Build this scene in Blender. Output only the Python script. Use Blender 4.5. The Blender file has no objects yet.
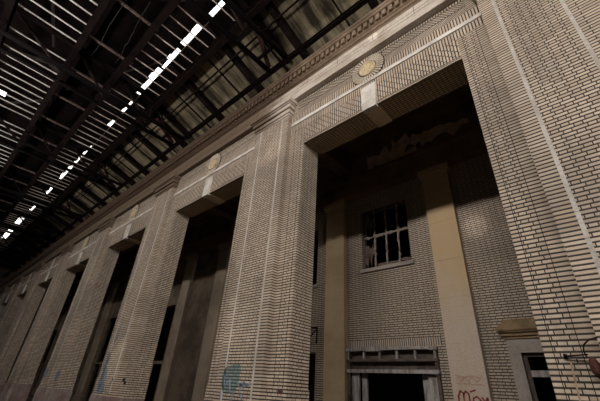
import bpy, bmesh, math, random
from mathutils import Vector, Matrix
random.seed(7)
C = bpy.context.scene.collection
FLOOR = -1.6                      # eye level is z = 0
PITCH, BAY0 = 7.865, -3.365       # arcade pitch, centre of the nearest opening
HW, YF, YB = 1.483, 6.0, 6.72     # pier half width, recessed face, back face
YP = 5.82                         # raised pilaster face
def pier_x(k): return BAY0 - PITCH*(k-0.5)     # k=0 nearest (right) pier, then leftwards
def bay_x(k): return BAY0 - PITCH*k

# ------------------------------------------------------------------ materials
def new_mat(name):
    m = bpy.data.materials.new(name); m.use_nodes = True
    nt = m.node_tree; b = nt.nodes['Principled BSDF']
    return m, nt, b
class N:
    def __init__(s, nt): s.nt = nt
    def n(s, t, **k):
        x = s.nt.nodes.new(t)
        for a, v in k.items(): setattr(x, a, v)
        return x
    def put(s, sock, v):
        if isinstance(v, bpy.types.NodeSocket): s.nt.links.new(v, sock)
        else: sock.default_value = v
    def m(s, op, a, b=0.0, c=0.0):
        x = s.n('ShaderNodeMath', operation=op)
        for i, v in enumerate((a, b, c)): s.put(x.inputs[i], v)
        return x.outputs[0]
    def mix(s, f, a, b, blend='MIX'):
        x = s.n('ShaderNodeMix', data_type='RGBA', blend_type=blend)
        s.put(x.inputs[0], f)
        s.put(x.inputs[6], a if isinstance(a, bpy.types.NodeSocket) else (*a, 1))
        s.put(x.inputs[7], b if isinstance(b, bpy.types.NodeSocket) else (*b, 1))
        return x.outputs[2]
    def noise(s, vec, scale, detail=4, rough=.6):
        x = s.n('ShaderNodeTexNoise'); s.put(x.inputs['Vector'], vec)
        x.inputs['Scale'].default_value = scale; x.inputs['Detail'].default_value = detail
        x.inputs['Roughness'].default_value = rough
        return x.outputs[0]
    def ramp(s, f, lo, hi, a=0.0, b=1.0):
        x = s.n('ShaderNodeMapRange'); x.interpolation_type = 'SMOOTHSTEP'
        s.put(x.inputs[0], f)
        for i, v in zip((1, 2, 3, 4), (lo, hi, a, b)): x.inputs[i].default_value = v
        return x.outputs[0]
    def pos(s): return s.n('ShaderNodeNewGeometry').outputs['Position']
    def scaled(s, vec, sc):
        x = s.n('ShaderNodeVectorMath', operation='MULTIPLY'); s.put(x.inputs[0], vec); x.inputs[1].default_value = sc
        return x.outputs[0]

ROW = .0712
def brick_mat(name, kind='flemish', col=(.56, .46, .36), col2=(.37, .285, .21), mortar=(.013, .010, .008), stain=True, mw=.0148, hj=1.75):
    m, nt, b = new_mat(name); g = N(nt)
    uv = g.n('ShaderNodeUVMap').outputs[0]
    sep = g.n('ShaderNodeSeparateXYZ'); g.put(sep.inputs[0], uv)
    u, v = sep.outputs[0], sep.outputs[1]
    h = ROW
    if kind == 'soldier': p, s_, h, off = ROW, None, 1000.0, 0; hj = 1.0
    elif kind in ('header', 'stretcher'): p, s_, off = 1000.0, None, 0      # one brick wide, bed joints only
    elif kind == 'soffit': p, s_, off = .112, None, 0
    elif kind == 'running': p, s_, off = .22, None, .11
    elif kind == 'vertical': u, v = v, u; p, s_, off = .212, None, .106; hj = 1.0
    elif kind == 'herring': p, s_, h, off = .085, None, .265, 0; hj = 1.0; v = g.m('SUBTRACT', v, 58.36)
    else: p, s_, off = .318, .205, .159
    rowi = g.m('FLOOR', g.m('DIVIDE', v, h))
    fv = g.m('SUBTRACT', v, g.m('MULTIPLY', rowi, h))
    par = g.m('FLOORED_MODULO', rowi, 2.0)
    if kind == 'vertical': par = g.m('FLOORED_MODULO', rowi, 3.0); off = .0707
    if kind == 'herring':
        uu = g.m('ADD', u, g.m('MULTIPLY', fv, g.m('SUBTRACT', g.m('MULTIPLY', par, 2.4), 1.2)))
    else:
        uu = g.m('ADD', u, g.m('MULTIPLY', par, off))
    ci = g.m('FLOOR', g.m('DIVIDE', uu, p))
    mu = g.m('SUBTRACT', uu, g.m('MULTIPLY', ci, p))
    du = g.m('MINIMUM', mu, g.m('SUBTRACT', p, mu))
    cell = ci
    if s_:
        du = g.m('MINIMUM', du, g.m('ABSOLUTE', g.m('SUBTRACT', mu, s_)))
        cell = g.m('ADD', g.m('MULTIPLY', ci, 2.0), g.m('GREATER_THAN', mu, s_))
    if kind == 'herring': du = g.m('MULTIPLY', du, .65)
    dv = g.m('MINIMUM', fv, g.m('SUBTRACT', h, fv))
    d = g.m('MINIMUM', g.m('MULTIPLY', du, hj), dv)
    mask = g.ramp(d, mw*.55, mw*1.25)          # 1 on the brick, 0 in the joint
    cv = g.n('ShaderNodeCombineXYZ'); g.put(cv.inputs[0], cell); g.put(cv.inputs[1], rowi)
    wn = g.n('ShaderNodeTexWhiteNoise'); wn.noise_dimensions = '2D'; g.put(wn.inputs['Vector'], cv.outputs[0])
    pos = g.pos()
    bc = g.mix(g.m('MULTIPLY', wn.outputs[0], .8), col, col2)
    if stain:
        n1 = g.noise(pos, .55, 5); n2 = g.noise(g.scaled(pos, (1.6, 1.6, .28)), 1.0, 5, .65)
        bc = g.mix(g.ramp(n1, .46, .70, 0, .65), bc, (.24, .195, .155))
        bc = g.mix(g.ramp(n2, .56, .72, 0, .55), bc, (.20, .17, .14))
        bc = g.mix(g.ramp(g.noise(pos, 1.1, 3), .62, .75, 0, .30), bc, (.50, .36, .19))
    bc = g.mix(g.ramp(g.noise(pos, 60, 3), .35, .75, 0, .35), bc, (.24, .20, .16))
    base = g.mix(mask, mortar, bc)
    g.put(b.inputs['Base Color'], base)
    b.inputs['Roughness'].default_value = .72
    bp = g.n('ShaderNodeBump'); bp.inputs['Strength'].default_value = .55; bp.inputs['Distance'].default_value = .008
    g.put(bp.inputs['Height'], mask); nt.links.new(bp.outputs[0], b.inputs['Normal'])
    return m
def plain_mat(name, col, col2=None, rough=.7, metal=0.0, scale=2.0, lo=.4, hi=.65, stretch=(1, 1, 1), bump=.15, fine=25, spec=.25):
    m, nt, b = new_mat(name); g = N(nt); pos = g.pos()
    c2 = col2 or tuple(x*.6 for x in col)
    n1 = g.noise(g.scaled(pos, stretch), scale, 5, .65)
    c = g.mix(g.ramp(n1, lo, hi), col, c2)
    c = g.mix(g.ramp(g.noise(pos, fine, 3), .45, .7, 0, .4), c, tuple(x*.55 for x in c2))
    g.put(b.inputs['Base Color'], c)
    b.inputs['Specular IOR Level'].default_value = spec; b.inputs['Roughness'].default_value = rough; b.inputs['Metallic'].default_value = metal
    if bump:
        bp = g.n('ShaderNodeBump'); bp.inputs['Strength'].default_value = bump; bp.inputs['Distance'].default_value = .02
        g.put(bp.inputs['Height'], n1); nt.links.new(bp.outputs[0], b.inputs['Normal'])
    return m
M = {}
for k in ('flemish', 'soldier', 'header', 'stretcher', 'vertical', 'herring', 'running'): M[k] = brick_mat('brick_'+k, k)
M['radial'] = plain_mat('radial_brick', (.52, .45, .36), (.40, .33, .26), scale=3)
M['inner'] = brick_mat('brick_inner_wall', 'flemish', (.50, .41, .32), (.38, .305, .235), (.03, .022, .016))
M['inner_soldier'] = brick_mat('brick_inner_soldier', 'soldier', (.50, .42, .34), (.38, .31, .25), (.06, .05, .04))
M['soffit'] = brick_mat('brick_soffit', 'soffit', (.58, .40, .215), (.44, .29, .15), (.04, .03, .02))
M['teal'] = brick_mat('brick_under_teal_paint', 'flemish', (.15, .205, .20), (.10, .15, .155), (.012, .014, .014), stain=False)
M['blue'] = brick_mat('brick_under_blue_paint', 'flemish', (.27, .31, .36), (.18, .22, .29), (.014, .014, .016), stain=False)
M['strip'] = plain_mat('strip_terracotta', (.47, .435, .40), (.35, .32, .285), .5, scale=1.5)
M['terracotta'] = plain_mat('white_terracotta', (.68, .645, .60), (.44, .40, .36), .5, scale=1.5)
M['cornice'] = plain_mat('cornice_terracotta', (.23, .165, .115), (.12, .08, .05), .65, scale=.8, stretch=(1, 2, 2))
M['fascia'] = plain_mat('fascia_terracotta', (.52, .46, .40), (.34, .27, .21), .6, scale=.7, stretch=(1, 2, 2))
def brown_along(m, x0, x1, col, amt):  # mixes the colour towards dark brown leftwards along x, broken by noise
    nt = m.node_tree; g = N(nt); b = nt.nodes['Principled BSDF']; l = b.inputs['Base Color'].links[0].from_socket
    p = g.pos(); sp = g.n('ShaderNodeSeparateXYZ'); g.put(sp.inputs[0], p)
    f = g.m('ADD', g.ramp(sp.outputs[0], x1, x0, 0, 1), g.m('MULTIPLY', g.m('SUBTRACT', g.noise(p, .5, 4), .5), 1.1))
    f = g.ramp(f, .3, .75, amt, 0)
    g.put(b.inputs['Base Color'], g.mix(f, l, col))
brown_along(M['fascia'], -4, -11, (.10, .066, .041), .93)
brown_along(M['cornice'], 0, -12, (.06, .036, .022), .9)
M['soffitstone'] = plain_mat('soffit_stone', (.60, .46, .29), (.45, .32, .19), .7, scale=2)
M['gold'] = plain_mat('tan_medallion', (.56, .45, .29), (.42, .32, .19), .55, scale=6)
M['tanstone'] = plain_mat('tan_stone', (.50, .42, .35), (.46, .35, .23), .75, scale=.6, lo=.52, hi=.75, stretch=(2.5, 2.5, .5))
M['tanyellow'] = plain_mat('yellow_stone', (.50, .385, .235), (.42, .31, .18), .75, scale=.6)
M['tanshaded'] = plain_mat('shaded_stone', (.34, .27, .20), (.22, .17, .125), .8, scale=.6)  # tan stone with the dimness of the far bays put into its colour
m = M['tanstone']; g = N(m.node_tree); b_ = m.node_tree.nodes['Principled BSDF']; l_ = b_.inputs['Base Color'].links[0].from_socket
p_ = g.pos(); sp_ = g.n('ShaderNodeSeparateXYZ'); g.put(sp_.inputs[0], p_)       # ochre limewash left on the upper part
g.put(b_.inputs['Base Color'], g.mix(g.ramp(g.m('ADD', sp_.outputs[2], g.m('MULTIPLY', g.noise(p_, .9, 4), 3.0)), 3.0, 5.6, 0, .85), l_, (.47, .33, .175)))
M['hoodstone'] = plain_mat('yellow_hood_stone', (.27, .19, .10), (.17, .12, .065), .7, scale=2)
M['palestone'] = plain_mat('pale_frame_stone', (.34, .30, .27), (.25, .215, .19), .7, scale=1.5)
M['granite'] = plain_mat('plinth_granite', (.26, .215, .195), (.17, .11, .10), .6, scale=1.2)
M['plaster'] = plain_mat('brown_plaster', (.20, .12, .065), (.09, .055, .035), .85, scale=.8)
M['darkplaster'] = plain_mat('dark_plaster', (.17, .13, .095), (.08, .06, .045), .9, scale=.7)  # darker plaster for the inner wall of the bays further left
M['peel'] = plain_mat('flaking_plaster', (.72, .54, .36), (.5, .36, .22), .9, scale=2.5)
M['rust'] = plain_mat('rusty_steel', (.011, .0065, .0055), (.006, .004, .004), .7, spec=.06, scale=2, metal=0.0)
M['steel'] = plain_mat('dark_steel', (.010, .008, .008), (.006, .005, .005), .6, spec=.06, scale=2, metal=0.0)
M['bar'] = plain_mat('glazing_bar_grey', (.88, .83, .81), (.72, .65, .62), .5, scale=1.2, bump=0)
M['bar_dull'] = plain_mat('glazing_bar_dull', (.82, .72, .65), (.45, .36, .32), .6, scale=1.2, bump=0)
M['bearer'] = plain_mat('brownish_bearer', (.16, .115, .10), (.09, .065, .058), .7, spec=.1)
M['deck'] = plain_mat('tan_roof_board', (.27, .225, .145), (.035, .028, .019), .9, scale=1.1, lo=.40, hi=.62, stretch=(1.8, .3, .3))
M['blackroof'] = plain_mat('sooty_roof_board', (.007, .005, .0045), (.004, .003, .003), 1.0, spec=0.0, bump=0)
M['glass_dark'] = plain_mat('soot_glass', (.012, .010, .010), (.006, .005, .005), .6, bump=0)
M['wood'] = plain_mat('weathered_wood', (.40, .37, .36), (.17, .15, .14), .8, scale=3, stretch=(3, 3, .5))
M['woodbrown'] = plain_mat('dull_brown_wood', (.20, .155, .11), (.12, .09, .065), .8, scale=3)
M['darkwood'] = plain_mat('dark_wood', (.12, .095, .08), (.06, .045, .04), .8, scale=3)
M['floor'] = plain_mat('dusty_concrete', (.13, .11, .095), (.08, .065, .055), .9, scale=1.0)
M['darkwall'] = plain_mat('sooty_wall', (.10, .08, .065), (.06, .048, .04), .9, scale=.7)
M['peel2'] = plain_mat('flaking_paint', (.30, .25, .21), (.10, .08, .065), .85, scale=6)
M['dustglass'] = plain_mat('dusty_glass_remnant', (.16, .11, .09), (.09, .06, .05), .7, scale=4)
M['black'] = plain_mat('black_recess', (.015, .012, .010), None, .9, bump=0)
M['redpaint'] = plain_mat('red_spray_paint', (.22, .035, .04), (.30, .09, .085), .6, bump=0, scale=8)
M['pinkpaint'] = plain_mat('faded_pink_paint', (.46, .27, .22), (.46, .34, .26), .7, bump=0, scale=10)
M['bluepaint'] = plain_mat('blue_spray_paint', (.13, .17, .25), (.21, .26, .33), .6, bump=0, scale=8)
M['greypaint'] = plain_mat('grey_spray_paint', (.16, .17, .20), (.22, .22, .24), .6, bump=0, scale=8)
M['ruststain'] = plain_mat('rust_stain', (.28, .19, .11), (.38, .30, .22), .8, bump=0, scale=12)
M['redbrick'] = plain_mat('broken_red_brick', (.09, .032, .024), (.05, .02, .015), .9, scale=20)
M['wallblock'] = M['palestone']

# ------------------------------------------------------------------ mesh builder
class MB:
    """collects shapes of one mesh; off = origin of the thing (for uv in metres)"""
    def __init__(s, off=(0, 0, 0)):
        s.bm = bmesh.new(); s.off = Vector(off); s.mats = []; s.uvl = s.bm.loops.layers.uv.new('UVMap')
    def mi(s, mat):
        if mat not in s.mats: s.mats.append(mat)
        return s.mats.index(mat)
    def face(s, pts, mat=None, mode='auto', smooth=False):
        vs = [s.bm.verts.new(Vector(p)) for p in pts]
        try: f = s.bm.faces.new(vs)
        except ValueError: return None
        f.smooth = smooth
        if mat: f.material_index = s.mi(mat)
        return f
    def box(s, x0, x1, y0, y1, z0, z1, mats=None, mat=None):
        """mats: dict by side '-x +x -y +y -z +z'"""
        P = lambda a, b, c: (a, b, c)
        S = {'-y': [(x0, y0, z0), (x1, y0, z0), (x1, y0, z1), (x0, y0, z1)],
             '+y': [(x1, y1, z0), (x0, y1, z0), (x0, y1, z1), (x1, y1, z1)],
             '-x': [(x0, y1, z0), (x0, y0, z0), (x0, y0, z1), (x0, y1, z1)],
             '+x': [(x1, y0, z0), (x1, y1, z0), (x1, y1, z1), (x1, y0, z1)],
             '-z': [(x0, y1, z0), (x1, y1, z0), (x1, y0, z0), (x0, y0, z0)],
             '+z': [(x0, y0, z1), (x1, y0, z1), (x1, y1, z1), (x0, y1, z1)]}
        for k, p in S.items():
            mm = (mats or {}).get(k, mat)
            if mm == 'skip': continue
            s.face(p, mm)
        return s
    def beam(s, a, b, w, h, mat=None, up=(0, 0, 1)):
        a, b = Vector(a), Vector(b); d = (b-a).normalized(); up = Vector(up)
        if abs(d.dot(up)) > .98: up = Vector((0, 1, 0))
        r = d.cross(up).normalized()*(w/2); u = r.cross(d).normalized()*(h/2)
        q = [[p+r*i+u*j for i, j in ((-1, -1), (1, -1), (1, 1), (-1, 1))] for p in (a, b)]
        for i in range(4):
            j = (i+1) % 4; s.face([q[0][i], q[0][j], q[1][j], q[1][i]], mat)
        s.face(q[0][::-1], mat); s.face(q[1], mat)
        return s
    def tube(s, pts, r, n=6, mat=None):
        pts = [Vector(p) for p in pts]; rings = []
        for i, p in enumerate(pts):
            d = (pts[min(i+1, len(pts)-1)]-pts[max(i-1, 0)]).normalized()
            up = Vector((0, 0, 1)) if abs(d.z) < .9 else Vector((0, 1, 0))
            a = d.cross(up).normalized(); b = a.cross(d)
            rings.append([s.bm.verts.new(p+(a*math.cos(t)+b*math.sin(t))*r) for t in [2*math.pi*k/n for k in range(n)]])
        for i in range(len(rings)-1):
            for k in range(n):
                f = s.bm.faces.new((rings[i][k], rings[i][(k+1) % n], rings[i+1][(k+1) % n], rings[i+1][k])); f.smooth = True
                if mat: f.material_index = s.mi(mat)
        for rr in (rings[0][::-1], rings[-1]):
            f = s.bm.faces.new(rr)
            if mat: f.material_index = s.mi(mat)
        return s
    def profile_x(s, prof, x0, x1, mat=None, mats=None):
        """extrude a (y, z) polyline from x0 to x1, closed by end caps"""
        n = len(prof)
        for i in range(n-1):
            (ya, za), (yb, zb) = prof[i], prof[i+1]
            s.face([(x0, ya, za), (x1, ya, za), (x1, yb, zb), (x0, yb, zb)], (mats[i] if mats else mat))
        s.face([(x0, y, z) for y, z in prof][::-1], mat); s.face([(x1, y, z) for y, z in prof], mat)
        return s
    def prism_xz(s, poly, y0, y1, mat=None):
        """polygon in xz from y0 (front) to y1"""
        s.face([(x, y0, z) for x, z in poly], mat); s.face([(x, y1, z) for x, z in poly][::-1], mat)
        n = len(poly)
        for i in range(n):
            (xa, za), (xb, zb) = poly[i], poly[(i+1) % n]
            s.face([(xa, y0, za), (xa, y1, za), (xb, y1, zb), (xb, y0, zb)], mat)
        return s
    def ribbon(s, pts, w, y, mat=None, t=.004):
        """painted stroke in the xz plane"""
        for (xa, za), (xb, zb) in zip(pts, pts[1:]):
            d = Vector((xb-xa, zb-za)); L = d.length or 1e-6; d /= L; n = Vector((-d.y, d.x))*(w/2); e = d*(w*.35)
            q = [(xa-e.x+n.x, za-e.y+n.y), (xa-e.x-n.x, za-e.y-n.y), (xb+e.x-n.x, zb+e.y-n.y), (xb+e.x+n.x, zb+e.y+n.y)]
            s.prism_xz(q, y-t, y-.0005, mat)
        return s
    def build(s, name, mat, parent=None, merge=True):
        o_ = s.off
        if merge: bmesh.ops.remove_doubles(s.bm, verts=s.bm.verts, dist=1e-5)
        bmesh.ops.recalc_face_normals(s.bm, faces=s.bm.faces)
        for f in s.bm.faces:
            n = f.normal; ax = max(range(3), key=lambda i: abs(n[i]))
            for l in f.loops:
                p = l.vert.co + o_
                l[s.uvl].uv = ((p.x - o_.x + 50, p.z + 50) if ax == 1 else (p.y + 50, p.z + 50) if ax == 0 else (p.x - o_.x + 50, p.y + 50))
        me = bpy.data.meshes.new(name); s.bm.to_mesh(me); s.bm.free()
        mats = s.mats if s.mats else []
        if mat and not mats: me.materials.append(mat)
        for mm in mats: me.materials.append(mm or mat)
        o = bpy.data.objects.new(name, me); C.objects.link(o)
        if parent: o.parent = parent
        return o
def thing(name, label, cat, loc=(0, 0, 0), group=None):
    o = bpy.data.objects.new(name, None); C.objects.link(o); o.location = loc
    o.empty_display_size = .3
    o['label'] = label; o['category'] = cat
    if group: o['group'] = group
    return o
def tag(o, label, cat, group=None):
    o['label'] = label; o['category'] = cat
    if group: o['group'] = group
    return o
def struct(o): o['kind'] = 'structure'; return o
def dup(root, loc, label):
    r = root.copy(); C.objects.link(r); r.location = loc; r['label'] = label
    for ch in list(root.children):
        c = ch.copy(); C.objects.link(c); c.parent = r
        for g in list(ch.children):
            d = g.copy(); C.objects.link(d); d.parent = c
    return r

# ------------------------------------------------------------------ arcade piers
ORD = ['zeroth', 'first', 'second', 'third', 'fourth', 'fifth', 'sixth', 'seventh', 'eighth', 'ninth'] + ['%dth' % i for i in range(10, 21)] + ['21st', '22nd', '23rd', '24th', '25th', '26th']
NP = 8                                   # piers k = 0 .. 7
LEFT, RIGHT = pier_x(NP-1)-HW, 20.0
Z_BASE, Z_STEP, Z_LOW, Z_CAP = -.5, .08, 7.65, 8.38
def make_pier(label):
    ox, oy, oz = 0, YF, FLOOR
    off = (0, YF, FLOOR)
    t = thing('brick_pier', label, 'pier', (0, YF, FLOOR), 'brick piers of the arcade')
    W = lambda z: z-FLOOR
    Y = lambda y: y-YF
    # plinth
    b = MB(off)
    b.box(-HW-.03, HW+.03, Y(5.94), Y(YB+.05), 0, W(Z_BASE)-.09)
    b.box(-.90, .90, Y(YP-.05), Y(5.94), 0, W(Z_BASE)-.09)
    b.box(-HW-.015, HW+.015, Y(5.955), Y(YB+.03), W(Z_BASE)-.09, W(Z_BASE))
    b.box(-.87, .87, Y(YP-.03), Y(5.955), W(Z_BASE)-.09, W(Z_BASE))
    b.build('plinth', M['granite'], t)
    # shaft: strips of differently bonded brick on the recessed face
    b = MB(off)
    z0, z1 = W(Z_STEP), W(Z_LOW)
    xs = [-HW, -HW+.112, -1.06, -.85, .85, 1.06, HW-.112, HW]
    ms = ['header', 'flemish', 'stretcher', 'running', 'stretcher', 'flemish', 'header']
    for (xa, xb), mm in zip(zip(xs, xs[1:]), ms):
        b.face([(xa, 0, z0), (xb, 0, z0), (xb, 0, z1), (xa, 0, z1)], M[mm])
    ys = [0, .112, .60, Y(YB)]
    for sx in (-1, 1):
        for (ya, yb), mm in zip(zip(ys, ys[1:]), ('header', 'flemish', 'header')):
            b.face([(sx*HW, ya, z0), (sx*HW, yb, z0), (sx*HW, yb, z1), (sx*HW, ya, z1)], M[mm])
    b.face([(-HW, Y(YB), z0), (HW, Y(YB), z0), (HW, Y(YB), z1), (-HW, Y(YB), z1)], M['flemish'])
    b.face([(-HW, 0, z1), (HW, 0, z1), (HW, Y(YB), z1), (-HW, Y(YB), z1)], M['flemish'])
    b.build('shaft', M['flemish'], t)
    b = MB(off)                            # slightly wider brick foot below the step
    b.box(-HW-.02, HW+.02, Y(5.98), Y(YB+.02), W(Z_BASE), W(Z_STEP), mat=M['flemish'])
    b.build('brick_foot', M['flemish'], t)
    # joint lines between the bonds
    for x in (-HW+.112, -1.06, 1.06, HW-.112):
        b = MB(off); b.box(x-.005, x+.005, -.0015, .004, z0, z1)
        b.build('vertical_joint', M['black'], t)
    # raised pilaster
    b = MB(off); zc = W(Z_CAP)
    z0 = W(Z_BASE)
    xs = [-.85, -.64, -.60, -.50, .50, .60, .64, .85]
    xs = [-.85, -.595, -.505, .505, .595, .85]
    for (xa, xb), mm in zip(zip(xs, xs[1:]), ('stretcher', 'flemish', 'flemish', 'flemish', 'stretcher')):
        b.face([(xa, Y(YP), z0), (xb, Y(YP), z0), (xb, Y(YP), zc), (xa, Y(YP), zc)], M[mm])
    for sx in (-.85, .85):
        b.face([(sx, Y(YP), z0), (sx, .01, z0), (sx, .01, zc), (sx, Y(YP), zc)], M['header'])
    b.face([(-.85, Y(YP), zc), (.85, Y(YP), zc), (.85, .01, zc), (-.85, .01, zc)], M['flemish'])
    b.build('pilaster_face', M['flemish'], t)
    # white terracotta strips, laid in lengths
    for sx in (-.55, .55):
        b = MB(off); z = W(Z_BASE) + .1
        while z < zc-.05:
            L = min(.42, zc-z); b.box(sx-.03, sx+.03, Y(YP)-.006, Y(YP)+.02, z+.004, z+L-.004); z += .42
        b.build('terracotta_strip', M['strip'], t)
    # moulded capital
    b = MB(off)
    steps = [(8.38, 8.47, .03), (8.47, 8.58, .07), (8.58, 8.65, .05), (8.65, 8.80, .12), (8.80, 8.86, .16), (8.86, 9.0, .21)]
    for za, zb, p in steps: b.box(-.85-p, .85+p, Y(YP)-p, .02, W(za), W(zb))
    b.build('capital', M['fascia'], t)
    b = MB(off); b.box(-.85, .85, -.005, Y(YB), W(Z_LOW), W(9.2), mat=M['flemish']); b.build('upper_shaft', M['flemish'], t)
    return t
SIDE = 'brick pier'
def label_pier(k):
    return ['near right brick pier with a hanging cable lamp on its face',
            'brick pier with a teal graffiti patch, between the first two openings',
            'brick pier with a tall pale blue graffiti streak near its foot',
            'third brick pier from the teal painted pier, dull blue tags low on it' if False else 'brick pier just left of the blue streaked pier, two dull blue tags low on it',
            'fourth brick pier left of the teal painted one' if False else 'slim looking brick pier, third to the left of the teal painted pier',
            'far brick pier, fourth to the left of the teal painted pier',
            'far brick pier, fifth to the left of the teal painted pier',
            'farthest brick pier at the left end of the arcade'][k]
piers = [make_pier(label_pier(0))]
for k in range(1, NP): piers.append(dup(piers[0], (pier_x(k), YF, FLOOR), label_pier(k)))
piers[0].location = (pier_x(0), YF, FLOOR)
sp = [c for c in piers[0].children if c.name.startswith('terracotta_strip')]
sp[1].location.x -= .13; sp[0].location.x -= .015          # the near pier's strips stand closer together
def on_pier(k): return (pier_x(k), YF, FLOOR)

# graffiti and damage (flat marks on the brick)
def wz(z): return z-FLOOR
t = piers[1]; yp = YP-YF
b = MB(on_pier(1))
b.prism_xz([(x+.02, wz(z)) for x, z in [(-.66, .33), (-.60, .47), (-.42, .46), (-.28, .55), (.0, .54), (.05, .44), (.03, .13), (-.02, .02), (-.12, -.09), (-.25, -.05), (-.38, -.12), (-.54, -.08), (-.66, .08)]], yp-.006, yp-.001)
b.build('graffiti_patch', M['teal'], t)['label'] = 'teal painted graffiti patch on brick'
b = MB(on_pier(1))
for l in ([(.0, .14), (.2, .08), (.34, .11), (.50, .13)], [(.12, .10), (.25, .16), (.36, .10), (.25, .04), (.12, .10)], [(.14, .04), (.16, -.1), (.26, -.22), (.36, -.36)], [(-.6, -.05), (-.58, -.25), (-.52, -.45)], [(-.1, -.07), (-.16, -.25), (-.14, -.5)], [(-.55, .3), (-.5, .05), (-.3, .2), (-.25, -.02)]):
    b.ribbon([(x, wz(z)) for x, z in l], .035, yp-.006)
b.build('graffiti_scrawl', M['bluepaint'], t)['label'] = 'blue spray painted scrawl'
b = MB(on_pier(1)); b.box(1.23, 1.39, -.026, .05, wz(-.03), wz(.04)); b.build('damaged_brick', M['redbrick'], t)['label'] = 'single broken dark red brick'
t = piers[2]
b = MB(on_pier(2))
b.prism_xz([(x, wz(z)) for x, z in [(-.80, -.44), (-.78, -.1), (-.70, .3), (-.74, .7), (-.62, 1.1), (-.5, .9), (-.44, .5), (-.22, .3), (-.24, -.05), (-.02, -.3), (-.04, -.44)]], yp-.006, yp-.001)
b.prism_xz([(x, wz(z)) for x, z in [(-.45, 1.35), (-.36, 1.8), (-.28, 2.05), (-.18, 1.75), (-.3, 1.4)]], yp-.006, yp-.001)
b.build('graffiti_patch', M['blue'], t)['label'] = 'tall pale blue graffiti streak'
b = MB(on_pier(2))
for l in ([(-.7, -.3), (-.55, .1), (-.5, -.2), (-.3, .2), (-.2, -.2)], [(-.65, .5), (-.45, .75), (-.6, 1.0)]): b.ribbon([(x, wz(z)) for x, z in l], .05, yp-.01)
b.build('graffiti_scrawl', M['bluepaint'], t)
b = MB(on_pier(2)); b.box(.45, .58, yp-.004, yp+.02, wz(.0), wz(.1)); b.box(1.0, 1.2, -.026, .02, wz(.0), wz(.10)); b.box(1.15, 1.34, -.026, .02, wz(-.08), wz(.02))
b.build('brick_hole', M['black'], t)
for k, tags in ((3, [(-.55, .15), (.95, .05)]), (4, [(.2, .1)]), (0, [])):
    for (cx_, cz_) in tags:
        b = MB(on_pier(k))
        yy = yp-.006 if abs(cx_) < .8 else -.006
        for q in range(5):
            a0 = random.uniform(0, 6)
            b.ribbon([(cx_+.28*math.cos(a0+i*.9)*random.uniform(.5, 1), wz(cz_+.24*math.sin(a0+i*1.1)*random.uniform(.5, 1))) for i in range(5)], .11, (yy if abs(cx_) < .8 else -.026)-.004*q)
        b.build('graffiti_scrawl', M['bluepaint'] if k == 3 else M['greypaint'], piers[k])
b = MB(on_pier(0)); b.ribbon([(-1.21, wz(.60)), (-1.225, wz(.36)), (-1.24, wz(.12)), (-1.25, wz(-.3))], .02, -.002)
b.build('rust_stain', M['ruststain'], piers[0])

# hanging cable lamp on the near pier
px, py, pz = pier_x(0), YF, 0
t = thing('wall_lamp', 'dark red hanging lamp on a bent iron arm, fixed to the near right brick pier', 'lamp', (px-1.0, YF, .64))
b = MB(); b.tube([(-.25, .0, 0), (-.25, -.06, 0), (-.2, -.07, 0), (0, -.10, .01)], .010, 8); b.beam((-.25, -.02, -.03), (-.25, -.02, .03), .04, .02); b.build('wall_arm', M['rust'], t)
b = MB(); b.tube([(-.02, -.1, -.02), (-.03, -.11, .05), (-.01, -.12, .12), (.06, -.12, .18), (.16, -.10, .21), (.34, -.05, .22), (.5, -.02, .2)], .009, 8); b.build('cable', M['steel'], t)
b = MB()
rings = []
for i in range(9):
    a = math.pi*i/8; r = .055*math.sin(a)**.75; z = -.13+.105*math.cos(a)
    rings.append([b.bm.verts.new((.03+r*math.cos(q*math.pi/6), -.10+r*math.sin(q*math.pi/6), z)) for q in range(12)])
for i in range(8):
    for q in range(12):
        f = b.bm.faces.new((rings[i][q], rings[i][(q+1) % 12], rings[i+1][(q+1) % 12], rings[i+1][q])); f.smooth = True
b.build('lamp_body', M['redbrick'], t)
b = MB(); b.tube([(.05, -.10, -.23), (.055, -.10, -.3), (.07, -.10, -.36)], .02, 8); b.build('lamp_socket', M['steel'], t)

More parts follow.
